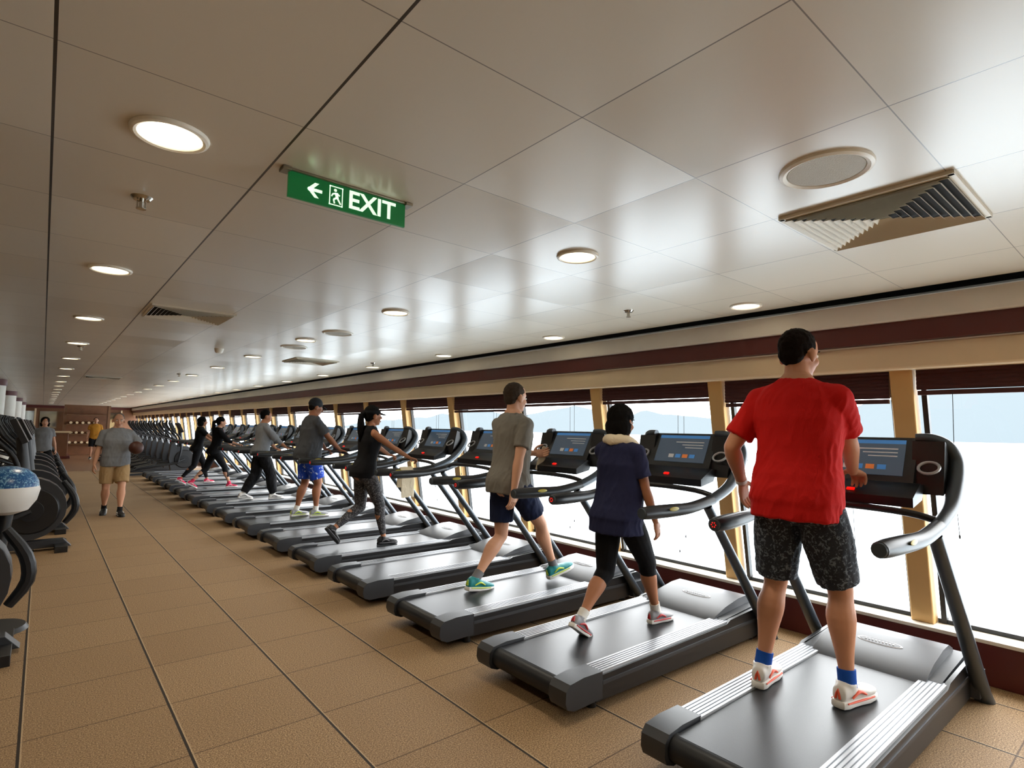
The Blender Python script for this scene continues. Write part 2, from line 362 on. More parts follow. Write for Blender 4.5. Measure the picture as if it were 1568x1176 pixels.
def treadmill_mesh():
    b=MB()
    b.prism([(.06,.06),(.03,.09),(.05,.182),(1.5,.186),(2.1,.21),(2.14,.17),(2.13,.06),(1.9,.04),(.3,.05)],-.355,.355,0)
    b.box((.78,0,.190),(1.48,.50,.012),2)
    b.tube([(.045,-.26,.138),(.045,.26,.138)],.058,2,20)
    for s in(1,-1):
        b.box((.92,s*.312,.196),(1.36,.115,.022),3)
        for k in range(5): b.box((.92,s*(.272+.02*k),.2075),(1.34,.004,.003),4)
        b.prism([(-.02,.085),(-.035,.12),(-.03,.175),(.0,.205),(.1,.216),(.25,.212),(.25,.07),(.03,.065)],s*.258,s*.385,0)
        b.prism([(.2,.06),(.2,.19),(1.55,.195),(1.6,.215),(2.1,.235),(2.16,.2),(2.15,.05),(1.9,.03)],s*.36,s*.382,1)
        b.box((1.1,s*.384,.15),(1.7,.006,.02),0)
        b.tube([(.25,s*.30,0),(.25,s*.30,.07)],[.03,.022],1,14)
        b.tube([(1.95,s*.32,0),(1.95,s*.32,.06)],.035,1,14)
        b.tube([(2.10,s*.425,.0),(2.05,s*.425,.065),(1.64,s*.425,.56),(1.245,s*.425,1.03)],[.05,.042,.037,.033],4,16,flat=.8,ref=(0,1,0))
        b.box((2.07,s*.40,.10),(.16,.05,.13),0)
        P=[(.60,s*.385,1.03),(.68,s*.39,1.03),(.85,s*.405,1.03),(1.05,s*.425,1.035),(1.28,s*.435,1.07),(1.48,s*.44,1.14),(1.63,s*.435,1.25),(1.715,s*.425,1.37),(1.70,s*.40,1.455),(1.66,s*.34,1.50),(1.645,s*.26,1.505)]
        b.tube(P[:5],[.036,.041,.041,.036,.034],1,16,sm=4)
        b.tube(P[4:],[.034,.036,.038,.038,.034,.03,.027],4,16,sm=5)
        b.tube([(.590,s*.3845,1.03),(.602,s*.385,1.03)],[.03,.035],4,16)
        if s>0:
            for k in range(6): b.ell(V((.589,.3845,1.03))+V((0,math.cos(k*1.047)*.012,math.sin(k*1.047)*.012)),(.003,.0035,.0035),7,seg=8,rn=6)
        b.ell((.84,s*.447,1.045),(.05,.004,.013),8,seg=16,rn=8)
        b.prism([(1.55,1.20),(1.62,1.22),(1.70,1.38),(1.67,1.47),(1.62,1.49),(1.60,1.40)],s*.25,s*.40,1)
        b.tube([V((1.565,s*.335,1.345))+V((math.sin(a)*.045*.75,math.cos(a)*.048,math.sin(a)*.03)) for a in [2*math.pi*i/20 for i in range(21)]],.008,3,8,caps=False)
    b.prism([(1.52,.195),(1.56,.222),(1.70,.262),(1.88,.292),(2.00,.295),(2.08,.26),(2.11,.2)],-.29,.29,5)
    b.prism([(1.54,.19),(1.58,.212),(2.1,.245),(2.14,.2)],-.35,.35,0)
    d=V((.20,0,.037)).normalized(); 
    for r_,mt,o in ((1.0,10,.003),(.9,5,.0045)):
        b.loft([[V((1.78,0,.2755))+d*math.cos(a)*.034*r_+V((0,1,0))*math.sin(a)*.12*r_+V((0,0,o_)) for a in [2*math.pi*i/28 for i in range(28)]] for o_ in (-.006,o)],mt)
    for k in range(9): b.box(V((1.78,-.072+.018*k,.280)),(.016,.008,.004),10)
    def CP(u,v,w):
        a=math.radians(62); up=V((math.cos(a),0,math.sin(a))); nr=V((-math.sin(a),0,math.cos(a)))
        return V((1.60,0,1.37))+V((0,u,0))+up*v+nr*w
    def cbox(u0,u1,v0,v1,w0,w1,mt):
        vs=[CP(u,v,w) for w in(w0,w1) for v in(v0,v1) for u in(u0,u1)]
        b.add(vs,[(0,2,3,1),(4,5,7,6),(0,1,5,4),(2,6,7,3),(0,4,6,2),(1,3,7,5)],mt)
    cbox(-.27,.27,-.14,.15,-.045,.01,1)
    cbox(-.245,.245,-.125,.135,-.08,-.045,0)
    cbox(-.215,.215,-.095,.13,.01,.014,6)
    for i,(u,mt) in enumerate(((-.13,11),(-.07,9),(-.01,11),(.05,10))):
        cbox(u,u+.045,-.06,-.03,.014,.0155,mt)
    cbox(-.18,.06,.068,.076,.014,.0155,10); cbox(-.18,.0,.045,.052,.014,.0155,10); cbox(-.18,-.03,.022,.029,.014,.0155,10)
    cbox(-.215,.215,.105,.13,.014,.0152,11)
    b.prism([(1.36,1.14),(1.52,1.17),(1.57,1.25),(1.50,1.26),(1.36,1.19)],-.31,.31,1)
    R=Matrix.Rotation(math.radians(-25),3,'Y')
    b.box((1.42,0,1.205),(.05,.16,.01),0,R); b.box((1.40,.0,1.212),(.02,.04,.012),7,R)
    for s in (-1,1): b.box((1.44,s*.17,1.225),(.07,.10,.006),4,R)
    b.tube([(1.33,-.44,1.085),(1.30,-.30,1.12),(1.30,0,1.13),(1.30,.30,1.12),(1.33,.44,1.085)],.018,1,12,sm=4)
    b.prism([(1.60,1.20),(1.72,1.22),(1.72,1.42),(1.64,1.42)],-.12,.12,0)
    return b
tmesh=None; TY=[1.25,2.49,3.68,4.86,5.97,7.12,8.32,9.5,10.68,11.86,13.04,14.22,15.4,16.58,17.76]
for y in TY:
    if tmesh is None:
        o=treadmill_mesh().obj('treadmill',TM,bevel=.005); tmesh=o.data
    else:
        o=bpy.data.objects.new('treadmill',tmesh); COL.objects.link(o)
        q=o.modifiers.new('bevel','BEVEL'); q.width=.005; q.segments=2; q.limit_method='ANGLE'; q.angle_limit=math.radians(40)
    o.location=(2.18,y,0)
# ---------------------------------------------------------------- elliptical trainer
def elliptical_mesh():
    b=MB()
    b.prism([(-.95,.03),(-.95,.08),(.2,.12),(.9,.12),(.98,.03)],-.06,.06,0)
    b.box((-.9,0,.035),(.1,.56,.07),1); b.box((.88,0,.035),(.12,.6,.07),1)
    pr=[(.55+.36*math.cos(a),.50+.36*math.sin(a)) for a in [math.radians(q) for q in range(-120,121,15)]]
    pr+=[(.30,.98),(.22,.9),(.18,.5),(.25,.15)]
    b.prism(pr,-.12,.12,0)
    for s in(1,-1):
        b.tube([(.58,s*.12,.48),(.58,s*.15,.48)],[.27,.25],1,32); b.tube([(.58,s*.15,.48),(.58,s*.165,.48)],.12,2,24)
        b.tube([(.58,s*.15,.48),(.40,s*.19,.40)],.03,2,10)
        b.tube([(.42,s*.2,.38),(-.1,s*.2,.30),(-.85,s*.2,.16)],[.03,.03,.025],2,12)
        b.prism([(-.62,.235),(-.60,.27),(-.2,.35),(-.16,.42),(-.13,.42),(-.15,.30)],s*.13,s*.27,1)
        b.tube([(.40,s*.25,.40),(.46,s*.26,.80),(.40,s*.27,1.10),(.22,s*.28,1.32),(.12,s*.27,1.50),(.14,s*.24,1.60)],[.025,.028,.026,.024,.022,.022],2,12,sm=4)
        b.tube([(.22,s*.28,1.32),(.12,s*.27,1.50),(.14,s*.24,1.60)],[.027,.03,.027],1,12,sm=4)
        b.tube([(.40,s*.08,1.02),(.25,s*.15,1.08),(.08,s*.18,1.15),(.05,s*.16,1.22)],.018,1,10,sm=4)
    b.tube([(.50,0,.80),(.47,0,1.1),(.44,0,1.33)],[.07,.055,.05],0,14,flat=1.2)
    R=Matrix.Rotation(math.radians(-25),3,'Y')
    b.box((.42,0,1.40),(.06,.44,.30),1,R); b.box((.387,0,1.41),(.006,.36,.2),6,R)
    b.tube([(.9,0,.3),(.99,0,.45),(.97,0,.62),(.86,0,.8)],[.03,.04,.04,.03],2,10,sm=3)
    return b
em=None
spots=[(-1.0,5.05),(-.62,8.75),(-.6,10.1),(-.62,11.5),(-.62,12.9),(-.62,14.3),(-.62,15.7),(-.62,19),(-.62,20.4),(2.7,19.1),(2.7,20.3),(2.7,21.5),(2.7,22.7),(2.7,23.9),(2.7,25.1),(2.7,26.3),(2.7,27.5),(2.7,28.7)]
for x,y in spots:
    if em is None: o=elliptical_mesh().obj('elliptical_trainer',TM,bevel=.006); em=o.data
    else:
        o=bpy.data.objects.new('elliptical_trainer',em); COL.objects.link(o)
        q=o.modifiers.new('bevel','BEVEL'); q.width=.006; q.segments=2; q.limit_method='ANGLE'; q.angle_limit=math.radians(40)
    o.location=(x,y,0)
# ---------------------------------------------------------------- people
def ik(a,c,l1,l2,pole):
    d=c-a; D=d.length; mx=(l1+l2)*.998
    if D>mx: c=a+d.normalized()*mx; d=c-a; D=mx
    u=d.normalized(); x=(l1*l1-l2*l2+D*D)/(2*D); h=math.sqrt(max(0,l1*l1-x*x))
    p=pole-u*pole.dot(u); p=p.normalized() if p.length>1e-4 else V((0,0,1))
    return a+u*x+p*h,c
def seg(b,A,B,prof,back=None,sph=True,n=16,ref=None,flat=1):
    A=V(A);B=V(B); P=[];R=[]
    for q in prof:
        p=A.lerp(B,q[0]); 
        if back is not None and len(q)>2: p=p+back*q[2]
        P.append(p);R.append(q[1])
    b.tube(P,R,0,n,sm=3,ref=ref,flat=flat)
    if sph:
        b.ell(A,(R[0],)*3,seg=14,rn=8); b.ell(B,(R[-1],)*3,seg=14,rn=8)
def sring(c,a,bb,U,W,n=28,e=2.5):
    out=[]
    for k in range(n):
        t=2*math.pi*k/n; ct,st=math.cos(t),math.sin(t)
        out.append(c+U*a*math.copysign(abs(ct)**(2/e),ct)+W*bb*math.copysign(abs(st)**(2/e),st))
    return out
SEC_M=[(.80,.09,.08,0),(.84,.150,.11,-.005),(.90,.172,.122,-.012),(.97,.166,.115,-.01),(1.05,.152,.104,0),(1.13,.150,.102,.005),(1.22,.162,.112,.008),(1.31,.178,.120,.003),(1.38,.172,.108,-.004),(1.43,.135,.088,-.010),(1.47,.088,.070,-.014),(1.51,.060,.057,-.010)]
SEC_F=[(.80,.09,.08,0),(.84,.155,.11,-.008),(.90,.180,.125,-.016),(.97,.168,.112,-.01),(1.05,.140,.096,0),(1.13,.132,.094,.005),(1.22,.148,.112,.012),(1.29,.160,.126,.014),(1.37,.150,.100,.0),(1.43,.118,.078,-.008),(1.47,.078,.062,-.012),(1.51,.050,.049,-.008)]
def interp(sec,z):
    for i in range(len(sec)-1):
        if sec[i][0]<=z<=sec[i+1][0]:
            t=(z-sec[i][0])/(sec[i+1][0]-sec[i][0]); return tuple(sec[i][k]*(1-t)+sec[i+1][k]*t for k in range(4))
    return sec[0] if z<sec[0][0] else sec[-1]
m_eye=M('eye_white',(235,232,225),.2); m_iris=M('iris',(40,28,20),.2); m_lip=M('lips',(160,90,80),.5)
def person(name,h,pos,gz,yaw,feet,hands,lean=3,hyaw=0,hpitch=0,fem=False,bulk=1.0,hair='short',hairm=None,skin=None,
           shirt=None,bottom=None,shoes=None,sock=None,vox=.008,pelf=0,pell=0,drop=.0,twist=0):
    s=h/1.75; E=empty(name,(0,0,0)); cy,sy=math.cos(yaw),math.sin(yaw); base=V((pos[0],pos[1],gz))
    F=V((cy,sy,0)); Lf=V((-sy,cy,0)); U=V((0,0,1))
    def W(f,l,u): return base+F*f+Lf*l+U*u
    SEC=SEC_F if fem else SEC_M
    ank=[W(f[0],f[1],.088*s+f[2]) for f in feet]
    L1,L2=.43*s,.41*s; hw=.092*s
    hz=.91*s-drop
    for i,sd in enumerate((1,-1)):
        dh=math.hypot(feet[i][0]-pelf,feet[i][1]-(pell+sd*hw)); mz=(.088*s+feet[i][2])+math.sqrt(max(.01,((L1+L2)*.992)**2-dh*dh)); hz=min(hz,mz)
    O=W(pelf,pell,hz); la=math.radians(lean); S=U*math.cos(la)+F*math.sin(la); Bx=F*math.cos(la)-U*math.sin(la)
    def T(z,l=0,f=0):
        return O+S*((z-.90)*s)+Lf*(l*s)+Bx*(f*s)
    hips=[T(.90,.092),T(.90,-.092)]; knees=[]; 
    for i in (0,1):
        k,a=ik(hips[i],ank[i],L1,L2,F+Lf*(.12 if i==0 else -.12)); knees.append(k); ank[i]=a
    shw=(.158 if fem else .176)*(1+(bulk-1)*.6)
    tw=math.radians(twist)
    sh=[T(1.388,shw*math.cos(tw),-.01-shw*math.sin(tw)),T(1.388,-shw*math.cos(tw),-.01+shw*math.sin(tw))]
    elb=[];wr=[]
    for i,sd in enumerate((1,-1)):
        hd=hands[i]; tgt=W(hd[0],hd[1],hd[2]); pole=hd[4] if len(hd)>4 else (-1,.45*sd,-.6)
        e,w=ik(sh[i],tgt,.285*s,.25*s,F*pole[0]+Lf*pole[1]+U*pole[2]); elb.append(e);wr.append(w)
    b=MB()
    def AB(q,k): 
        bl=1+(bulk-1)*(1.3 if 1.0<q[0]<1.3 else .8); return q[1]*s*bl,q[2]*s*bl*(1.08 if bulk>1.1 and q[0]<1.3 else 1)
    b.loft([sring(T(q[0],0,q[3]),*AB(q,0),Lf,Bx) for q in SEC])
    lb=1+(bulk-1)*.6
    for i in (0,1):
        bk=-(F)
        seg(b,hips[i],knees[i],[(0,.090*s*lb),(.3,.086*s*lb),(.7,.066*s*lb),(1,.054*s*lb)])
        seg(b,knees[i],ank[i],[(0,.053*s*lb,0),(.12,.052*s*lb,.004),(.3,.061*s*lb,.016*s),(.6,.043*s*lb,.008*s),(.85,.033*s,0),(1,.034*s,0)],back=bk)
        b.ell(hips[i]-Bx*.05*s-U*.02*s,(.080*s,)*3)
        lr=lb*(.86 if fem else 1.0)
        seg(b,sh[i],elb[i],[(0,.052*s*lr),(.3,.050*s*lr),(.65,.046*s*lr),(1,.038*s*lr)])
        seg(b,elb[i],wr[i],[(0,.038*s*lr),(.25,.042*s*lr),(.6,.034*s*lr),(1,.025*s*lr)])
        seg(b,T(1.43,.04*(1,-1)[i],-.015),sh[i],[(0,.042*s),(1,.046*s)])
    nb=T(1.46,0,-.012)
    HC=nb+S*(.155*s)+Bx*(.018*s)
    ya=math.radians(hyaw); pa=math.radians(hpitch)
    hf=(F*math.cos(ya)+Lf*math.sin(ya)); hl=(Lf*math.cos(ya)-F*math.sin(ya)); hu=U*math.cos(pa)+hf*math.sin(pa); hf=hf*math.cos(pa)-U*math.sin(pa)
    A=(hl,hf,hu); hs=s*(1.02 if h>1.65 else 1.05)
    def HP(f,l,u): return HC+hf*(f*hs)+hl*(l*hs)+hu*(u*hs)
    def HE(bb,f,l,u,rl,rf,ru,mt=0,**k): bb.ell(HP(f,l,u),(rl*hs,rf*hs,ru*hs),mt,A,**k)
    seg(b,nb,HP(-.012,0,-.02),[(0,.062*s*(.85 if fem else 1)*lb),(.5,.054*s*(.85 if fem else 1)*lb),(1,.052*s)])
    HE(b,0,0,.03,.077,.096,.094); HE(b,.032,0,-.035,.060,.064,.078); HE(b,.066,0,-.088,.03,.026,.022); HE(b,.078,0,.028,.05,.02,.012)
    HE(b,.06,.035,-.03,.028,.03,.025); HE(b,.06,-.035,-.03,.028,.03,.025)
    seg(b,HP(.094,0,.015),HP(.116,0,-.025),[(0,.009*hs),(1,.014*hs)]); HE(b,.088,0,-.062,.026,.012,.013)
    for sd in(1,-1): HE(b,-.008,sd*.084,-.012,.012,.022,.034)
    remesh(b,'body',skin,vox,3,E)
    fc=MB()
    for sd in (1,-1):
        HE(fc,.084,sd*.031,.003,.013,.012,.009,0,seg=12,rn=8); HE(fc,.0935,sd*.031,.003,.005,.004,.006,1,seg=10,rn=6)
        HE(fc,.094,sd*.031,.027,.018,.006,.0035,3,seg=10,rn=6)
    HE(fc,.099,0,-.060,.021,.006,.0045,2,seg=12,rn=6); HE(fc,.098,0,-.068,.017,.006,.005,2,seg=12,rn=6)
    fc.obj('face_features',[m_eye,m_iris,m_lip,hairm],parent=E)
    hb=MB()
    if hair in('short','cap','grey'):
        HE(hb,-.014,0,.040,.082,.096,.090); HE(hb,-.050,0,-.002,.066,.050,.062)
    elif hair=='bob':
        HE(hb,-.016,0,.038,.094,.104,.098); HE(hb,-.045,0,-.04,.096,.068,.085); HE(hb,-.03,.07,-.04,.03,.05,.075); HE(hb,-.03,-.07,-.04,.03,.05,.075)
    elif hair=='pony':
        HE(hb,-.014,0,.040,.085,.100,.094); HE(hb,-.05,0,.0,.07,.055,.07)
        seg(hb,HP(-.09,0,.04),HP(-.15,0,.0),[(0,.03*hs),(1,.034*hs)]); seg(hb,HP(-.15,0,.0),HP(-.15,0,-.30),[(0,.034*hs),(.5,.04*hs),(1,.014*hs)])
    remesh(hb,'hair',hairm,min(vox,.006),2,E,namp=.004,nsc=(60,60,30))
    for i,sd in enumerate((1,-1)):
        hd=hands[i]; mode=hd[3]; fd=(wr[i]-elb[i]).normalized()
        if mode=='hang': d=(fd*.8-U*.3).normalized(); n=(-Lf*sd-F*.15); curl=.45
        elif mode=='grip': d=(F*.9+U*-.15+fd*.2).normalized(); n=-U+F*.1; curl=1.0
        else: d=(fd+F*.2).normalized(); n=(-Lf*sd*.8+U*.4 if mode=='hold' else -Lf*sd); curl=.7
        n=(n-d*n.dot(d)).normalized(); w=d.cross(n)*(-sd); q=s*(.9 if fem else 1.0)
        hb=MB(); o=wr[i]-d*.012*q
        hb.loft([sring(o+d*t*q,a*q,c*q,w,n,16,2.3) for t,a,c in ((-.01,.024,.019),(.02,.029,.017),(.055,.040,.016),(.085,.042,.014),(.105,.036,.011))])
        for off,ln in ((.031,.072),(.0105,.080),(-.0105,.075),(-.030,.060)):
            p=o+d*.097*q+w*off*q; ang=0; pts=[p-d*.012*q]
            pts.append(p)
            for fr_,bd in ((.45,38),(.31,52),(.24,34)):
                ang+=math.radians(bd)*curl; p=p+(d*math.cos(ang)+n*math.sin(ang))*ln*fr_*q; pts.append(p)
            hb.tube(pts,[.010*q,.0098*q,.009*q,.0082*q,.0068*q],0,10,sm=2); hb.ell(pts[-1],(.0068*q,)*3,seg=8,rn=6)
        p=o+d*.028*q+w*.028*q; pts=[p-w*.01]; pts.append(p)
        for dd,ln in ((w*.75+d*.6+n*.2,.036),(w*.35+d*.85+n*(.2+.3*curl),.032),(w*.05+d*.85+n*(.3+.4*curl),.024)):
            p=p+dd.normalized()*ln*q; pts.append(p)
        hb.tube(pts,[.015*q,.0145*q,.0115*q,.0105*q,.008*q],0,10,sm=2); hb.ell(pts[-1],(.008*q,)*3,seg=8,rn=6)
        if vox<.009: remesh(hb,'hand_'+('left','right')[i],skin,.0033,2,E)
        else: hb.obj('hand_'+('left','right')[i],[skin],parent=E)
    if shirt:
        b=MB(); lo=shirt.get('loose',.02); hem=shirt.get('hem',.86); z=hem; zs=[hem]
        while z<1.38: z+=.03; zs.append(min(z,1.38))
        rings=[]
        ca=max(q[1] for q in SEC)*.93
        for z in zs:
            q=interp(SEC,max(z,.88)); a,c=AB(q,0); off=q[3]
            if lo>.018:
                t=min(1,max(0,(1.36-z)/.12)); ka=(1+(bulk-1)*.8)
                a=a*(1-t)+max(a,ca*s*.94*ka)*t; c=c*(1-t)+max(c,.106*s*ka)*t
            if z<1.08:
                t=min(1,(1.08-z)/.14); c+=.016*s*t; off-=.012*t
            k=lo*s*(.6+.4*min(1,max(0,(1.36-z)/.3)))
            rings.append(sring(T(z,0,off),a+k,c+k,Lf,Bx))
        for z in (1.41,1.44,1.465):
            q=interp(SEC,z); a,c=AB(q,0); rings.append(sring(T(z,0,q[3]),a+.016,c+.016,Lf,Bx))
        rings.append(sring(T(1.487,0,-.012),.076*s*lb,.073*s*lb,Lf,Bx))
        b.loft(rings)
        for i in (0,1):
            st=shirt.get('sleeve',.6)
            if st>0:
                fl=shirt.get('flare',.014); r0=.062*s*lb*(.92 if fem else 1); e=sh[i].lerp(elb[i],min(st,1))
                seg(b,T(1.435,.04*(1,-1)[i],-.015),sh[i],[(0,.056*s),(1,.062*s*lb)])
                seg(b,sh[i],e,[(0,r0+.002),(.5,r0+fl*.3),(1,r0*.82+fl)],sph=False); b.ell(sh[i],(r0+.002,)*3)
                if st>1.01: seg(b,elb[i],elb[i].lerp(wr[i],st-1),[(0,.052*s),(1,.045*s)])
            else:
                seg(b,T(1.47,.07*(1,-1)[i],-.01),T(1.37,.10*(1,-1)[i],.0),[(0,.03*s),(1,.05*s)])
        remesh(b,'shirt',shirt['mat'],vox,6,E,namp=shirt.get('wr',.008),nsc=(13,13,5))
    if bottom:
        b=MB(); lo=bottom.get('loose',.02); tp=bottom.get('top',1.0)
        zs=[.78,.82,.86,.90,.94,.97,tp]; rings=[]
        for z in zs:
            q=interp(SEC,z if z>.84 else .84); a,c=AB(q,0); sc_=1 if z>=.84 else (.72 if z>.8 else .55)
            l2=min(lo,.012)
            rings.append(sring(T(z,0,q[3]),(a+l2)*sc_,(c+l2*.7)*sc_,Lf,Bx))
        b.loft(rings); ln=bottom['len']
        for i in(0,1):
            e=hips[i].lerp(knees[i],min(ln,1)); t_=min(ln,1)
            r1=(.088*(1-t_)+.058*t_)*s*lb+lo
            seg(b,hips[i],e,[(0,.092*s*lb+lo*.2),(.4,.088*s*lb+lo*.7),(1,r1)],sph=False); b.ell(hips[i],(.092*s*lb+lo*.2,)*3)
            b.ell(hips[i]-Bx*.05*s-U*.02*s,(.082*s+lo*.2,)*3)
            if ln>1:
                fl=bottom.get('flare',lo)
                b.ell(e,(r1,)*3)
                seg(b,knees[i],knees[i].lerp(ank[i],ln-1),[(0,r1,0),(.3,.060*s+fl,.012*s),(1,(.060-.022*(ln-1))*s+fl-.004,0)],back=-F,sph=False)
        remesh(b,bottom.get('name','shorts'),bottom['mat'],vox,3,E,namp=bottom.get('wr',.007),nsc=(14,14,6))
    for i,sd in enumerate((1,-1)):
        pt=math.radians(feet[i][3]); to=math.radians(feet[i][4] if len(feet[i])>4 else 7)*sd
        fd=F*math.cos(to)+Lf*math.sin(to); d=fd*math.cos(pt)-U*math.sin(pt); n=U*math.cos(pt)+fd*math.sin(pt); w=n.cross(d)
        q=s*(.93 if fem else 1.0); g=ank[i]-n*.088*s
        b=MB()
        b.loft([sring(g+d*x*q+n*(.018+hh/2)*q,ww*q,hh/2*q,w,n,20,2.3) for x,ww,hh in ((-.078,.020,.05),(-.066,.032,.075),(-.03,.038,.092),(.01,.040,.088),(.05,.042,.066),(.10,.048,.050),(.145,.046,.042),(.18,.034,.032),(.195,.018,.02))])
        b.tube([g+n*.06*q-d*.008*q,ank[i]+n*.012*q-d*.008*q],[.042*q,.043*q],0,16)
        remesh(b,'shoe_upper_'+('left','right')[i],shoes[0],.006,2,E)
        b=MB(); out=[(-.085,.012),(-.078,.030),(-.05,.039),(0,.038),(.05,.042),(.10,.051),(.15,.047),(.185,.034),(.203,.012)]
        ring=[(x,y) for x,y in out]+[(x,-y) for x,y in out[::-1]]
        b.loft([[g+d*x*k*q+w*y*k2*q+n*z*q for x,y in ring] for k,k2,z in ((.97,.93,0),(1,1,.006),(1,1,.022),(.96,.93,.030))],0)
        for k_ in (1,-1):
            b.tube([g+d*-.03*q+w*.041*k_*q+n*.045*q,g+d*.02*q+w*.043*k_*q+n*.065*q,g+d*.07*q+w*.046*k_*q+n*.045*q],[.004,.008,.005],1,8,sm=3)
            b.tube([g+d*-.06*q+w*.037*k_*q+n*.025*q,g+d*.05*q+w*.044*k_*q+n*.024*q,g+d*.13*q+w*.05*k_*q+n*.024*q],[.004,.005,.004],1,8,sm=3)
        b.tube([g-d*.080*q+n*.04*q+w*.01*q,g-d*.076*q+n*.078*q,g-d*.08*q+n*.04*q-w*.01*q],[.006,.006,.006],1,8,sm=2)
        for k_ in range(4): b.tube([g+d*(.035+.02*k_)*q+w*-.022*q+n*(.088-.01*k_)*q,g+d*(.035+.02*k_)*q+w*.022*q+n*(.088-.01*k_)*q],.003,2,6)
        b.obj('shoe_sole_'+('left','right')[i],[shoes[1],shoes[2],shoes[3] if len(shoes)>3 else shoes[1]],parent=E)
        if sock:
            b=MB(); t_=(knees[i]-ank[i]).normalized(); b.tube([ank[i]-t_*.01,ank[i]+t_*.03*s,ank[i]+t_*.065*s],[.040*s,.039*s,.040*s],0,18); b.obj('sock_'+('left','right')[i],[sock],parent=E)
    return dict(E=E,W=W,HP=HP,HE=HE,T=T,wr=wr,elb=elb,sh=sh,F=F,Lf=Lf,A=A,s=s,hs=hs,hu=hu,hf=hf,hl=hl)
sk1=M('skin_tan',(196,140,108),.5,bump=.05,spec=.3); sk2=M('skin_olive',(176,120,88),.5,spec=.3); sk3=M('skin_fair',(210,158,128),.5,spec=.3); sk4=M('skin_brown',(150,98,70),.5,spec=.3)
def hr(n,c): return M(n,c,.85,bump=.6,bscale=220,spec=.12,var=.3,vscale=60)
hb_=hr('hair_black',(14,12,11)); hg_=hr('hair_greying',(66,56,48)); hbr=hr('hair_dark_brown',(26,19,15)); hgr=hr('hair_grey',(112,104,96))
def fab(n,c,r=.85,b=.35): return M(n,c,r,bump=b,bscale=260,spec=.2)
c_red=fab('red_shirt',(196,24,20)); c_navy=fab('navy_shirt',(38,41,70)); c_grey=fab('heather_grey_shirt',(122,118,110)); c_blk=fab('black_fabric',(20,20,23)); c_navs=fab('navy_shorts',(28,36,62))
c_dgrey=fab('dark_grey_shirt',(72,74,78)); c_lg=fab('light_grey_shirt',(128,130,134)); c_khaki=fab('khaki_shorts',(170,140,100)); c_flor=pattern('dark_printed_shorts',(30,36,46),(104,112,122),45,.56)
c_prn=pattern('grey_printed_leggings',(38,38,42),(112,110,112),60,.53); c_blue=pattern('blue_shorts_print',(20,70,190),(210,220,235),14,.6); c_pink=fab('pink_panel_leggings',(226,60,96)); c_tow=M('towel_cream',(226,212,184),.95,bump=.8,bscale=120)
w_sh=M('white_shoe',(222,220,216),.5); w_sole=M('white_sole',(232,230,226),.5); o_acc=M('orange_accent',(232,92,60),.5); r_acc=M('red_accent',(190,40,44),.5); teal=M('teal_shoe',(24,134,140),.5); lime=M('lime_accent',(190,214,60),.5)
blk_sh=M('black_shoe',(24,24,26),.5); grey_sh=M('grey_shoe',(150,152,158),.5); blu_s=fab('blue_sock',(30,80,170)); wht_s=fab('white_sock',(228,226,220)); blk_s=fab('black_sock',(24,24,26)); gry_s=fab('grey_sock',(120,120,124))
DK=.2
pa=person('man_in_red_shirt',1.88,(3.06,1.32),DK,0,[(-.04,.185,.0,0,8),(.07,-.185,0,0,10)],[(.10,.36,1.03,'hang',(-1,.5,-.5)),(.50,-.10,1.06,'grip',(-.6,-1,-.4))],lean=3,hyaw=-14,hpitch=6,bulk=1.08,hair='short',hairm=hbr,skin=sk1,
  shirt=dict(mat=c_red,hem=.81,sleeve=.76,loose=.024,flare=.018,wr=.009),bottom=dict(mat=c_flor,len=.92,loose=.032,top=.98),shoes=(w_sh,w_sole,o_acc,blu_s),sock=blu_s,vox=.0075)
pb=person('woman_in_navy_shirt',1.56,(3.06,2.49),DK,0,[(-.32,.07,.035,34,4),(.30,-.06,0,0,6)],[(.33,.22,.86,'grip'),(.10,-.22,.68,'hang')],lean=2,fem=True,bulk=1.06,hair='bob',hairm=hb_,skin=sk2,pelf=-.03,
  shirt=dict(mat=c_navy,hem=.78,sleeve=.66,loose=.024,flare=.014,wr=.009),bottom=dict(name='capri_leggings',mat=c_blk,len=1.45,loose=.008,flare=.004,wr=.001,top=.98),shoes=(grey_sh,w_sole,r_acc),sock=wht_s,vox=.0075,hpitch=6)
pc=person('man_in_grey_shirt',1.81,(3.17,3.72),DK,0,[(-.36,.08,.0,8,4),(.38,-.07,.03,-16,6)],[(.34,.16,1.10,'hold'),(-.24,-.24,.80,'hang')],lean=3,hpitch=4,hair='short',hairm=hg_,skin=sk3,pelf=-.08,
  shirt=dict(mat=c_grey,hem=.83,sleeve=.70,loose=.022,flare=.016,wr=.009),bottom=dict(mat=c_navs,len=.72,loose=.03,top=.98),shoes=(teal,w_sole,lime),sock=gry_s,vox=.0075)
pd=person('woman_in_black_tank_top',1.58,(2.92,5.95),DK,0,[(-.40,.07,.13,50,4),(.12,-.07,0,0,6)],[(.46,.30,.90,'grip'),(.40,-.27,.92,'grip')],lean=6,fem=True,hair='pony',hairm=hb_,skin=sk2,pelf=-.10,
  shirt=dict(mat=c_blk,hem=.84,sleeve=0,loose=.012,wr=.003),bottom=dict(name='leggings',mat=c_prn,len=1.9,loose=.007,flare=.003,wr=.001,top=.98),shoes=(blk_sh,blk_sh,gry_s),vox=.009)
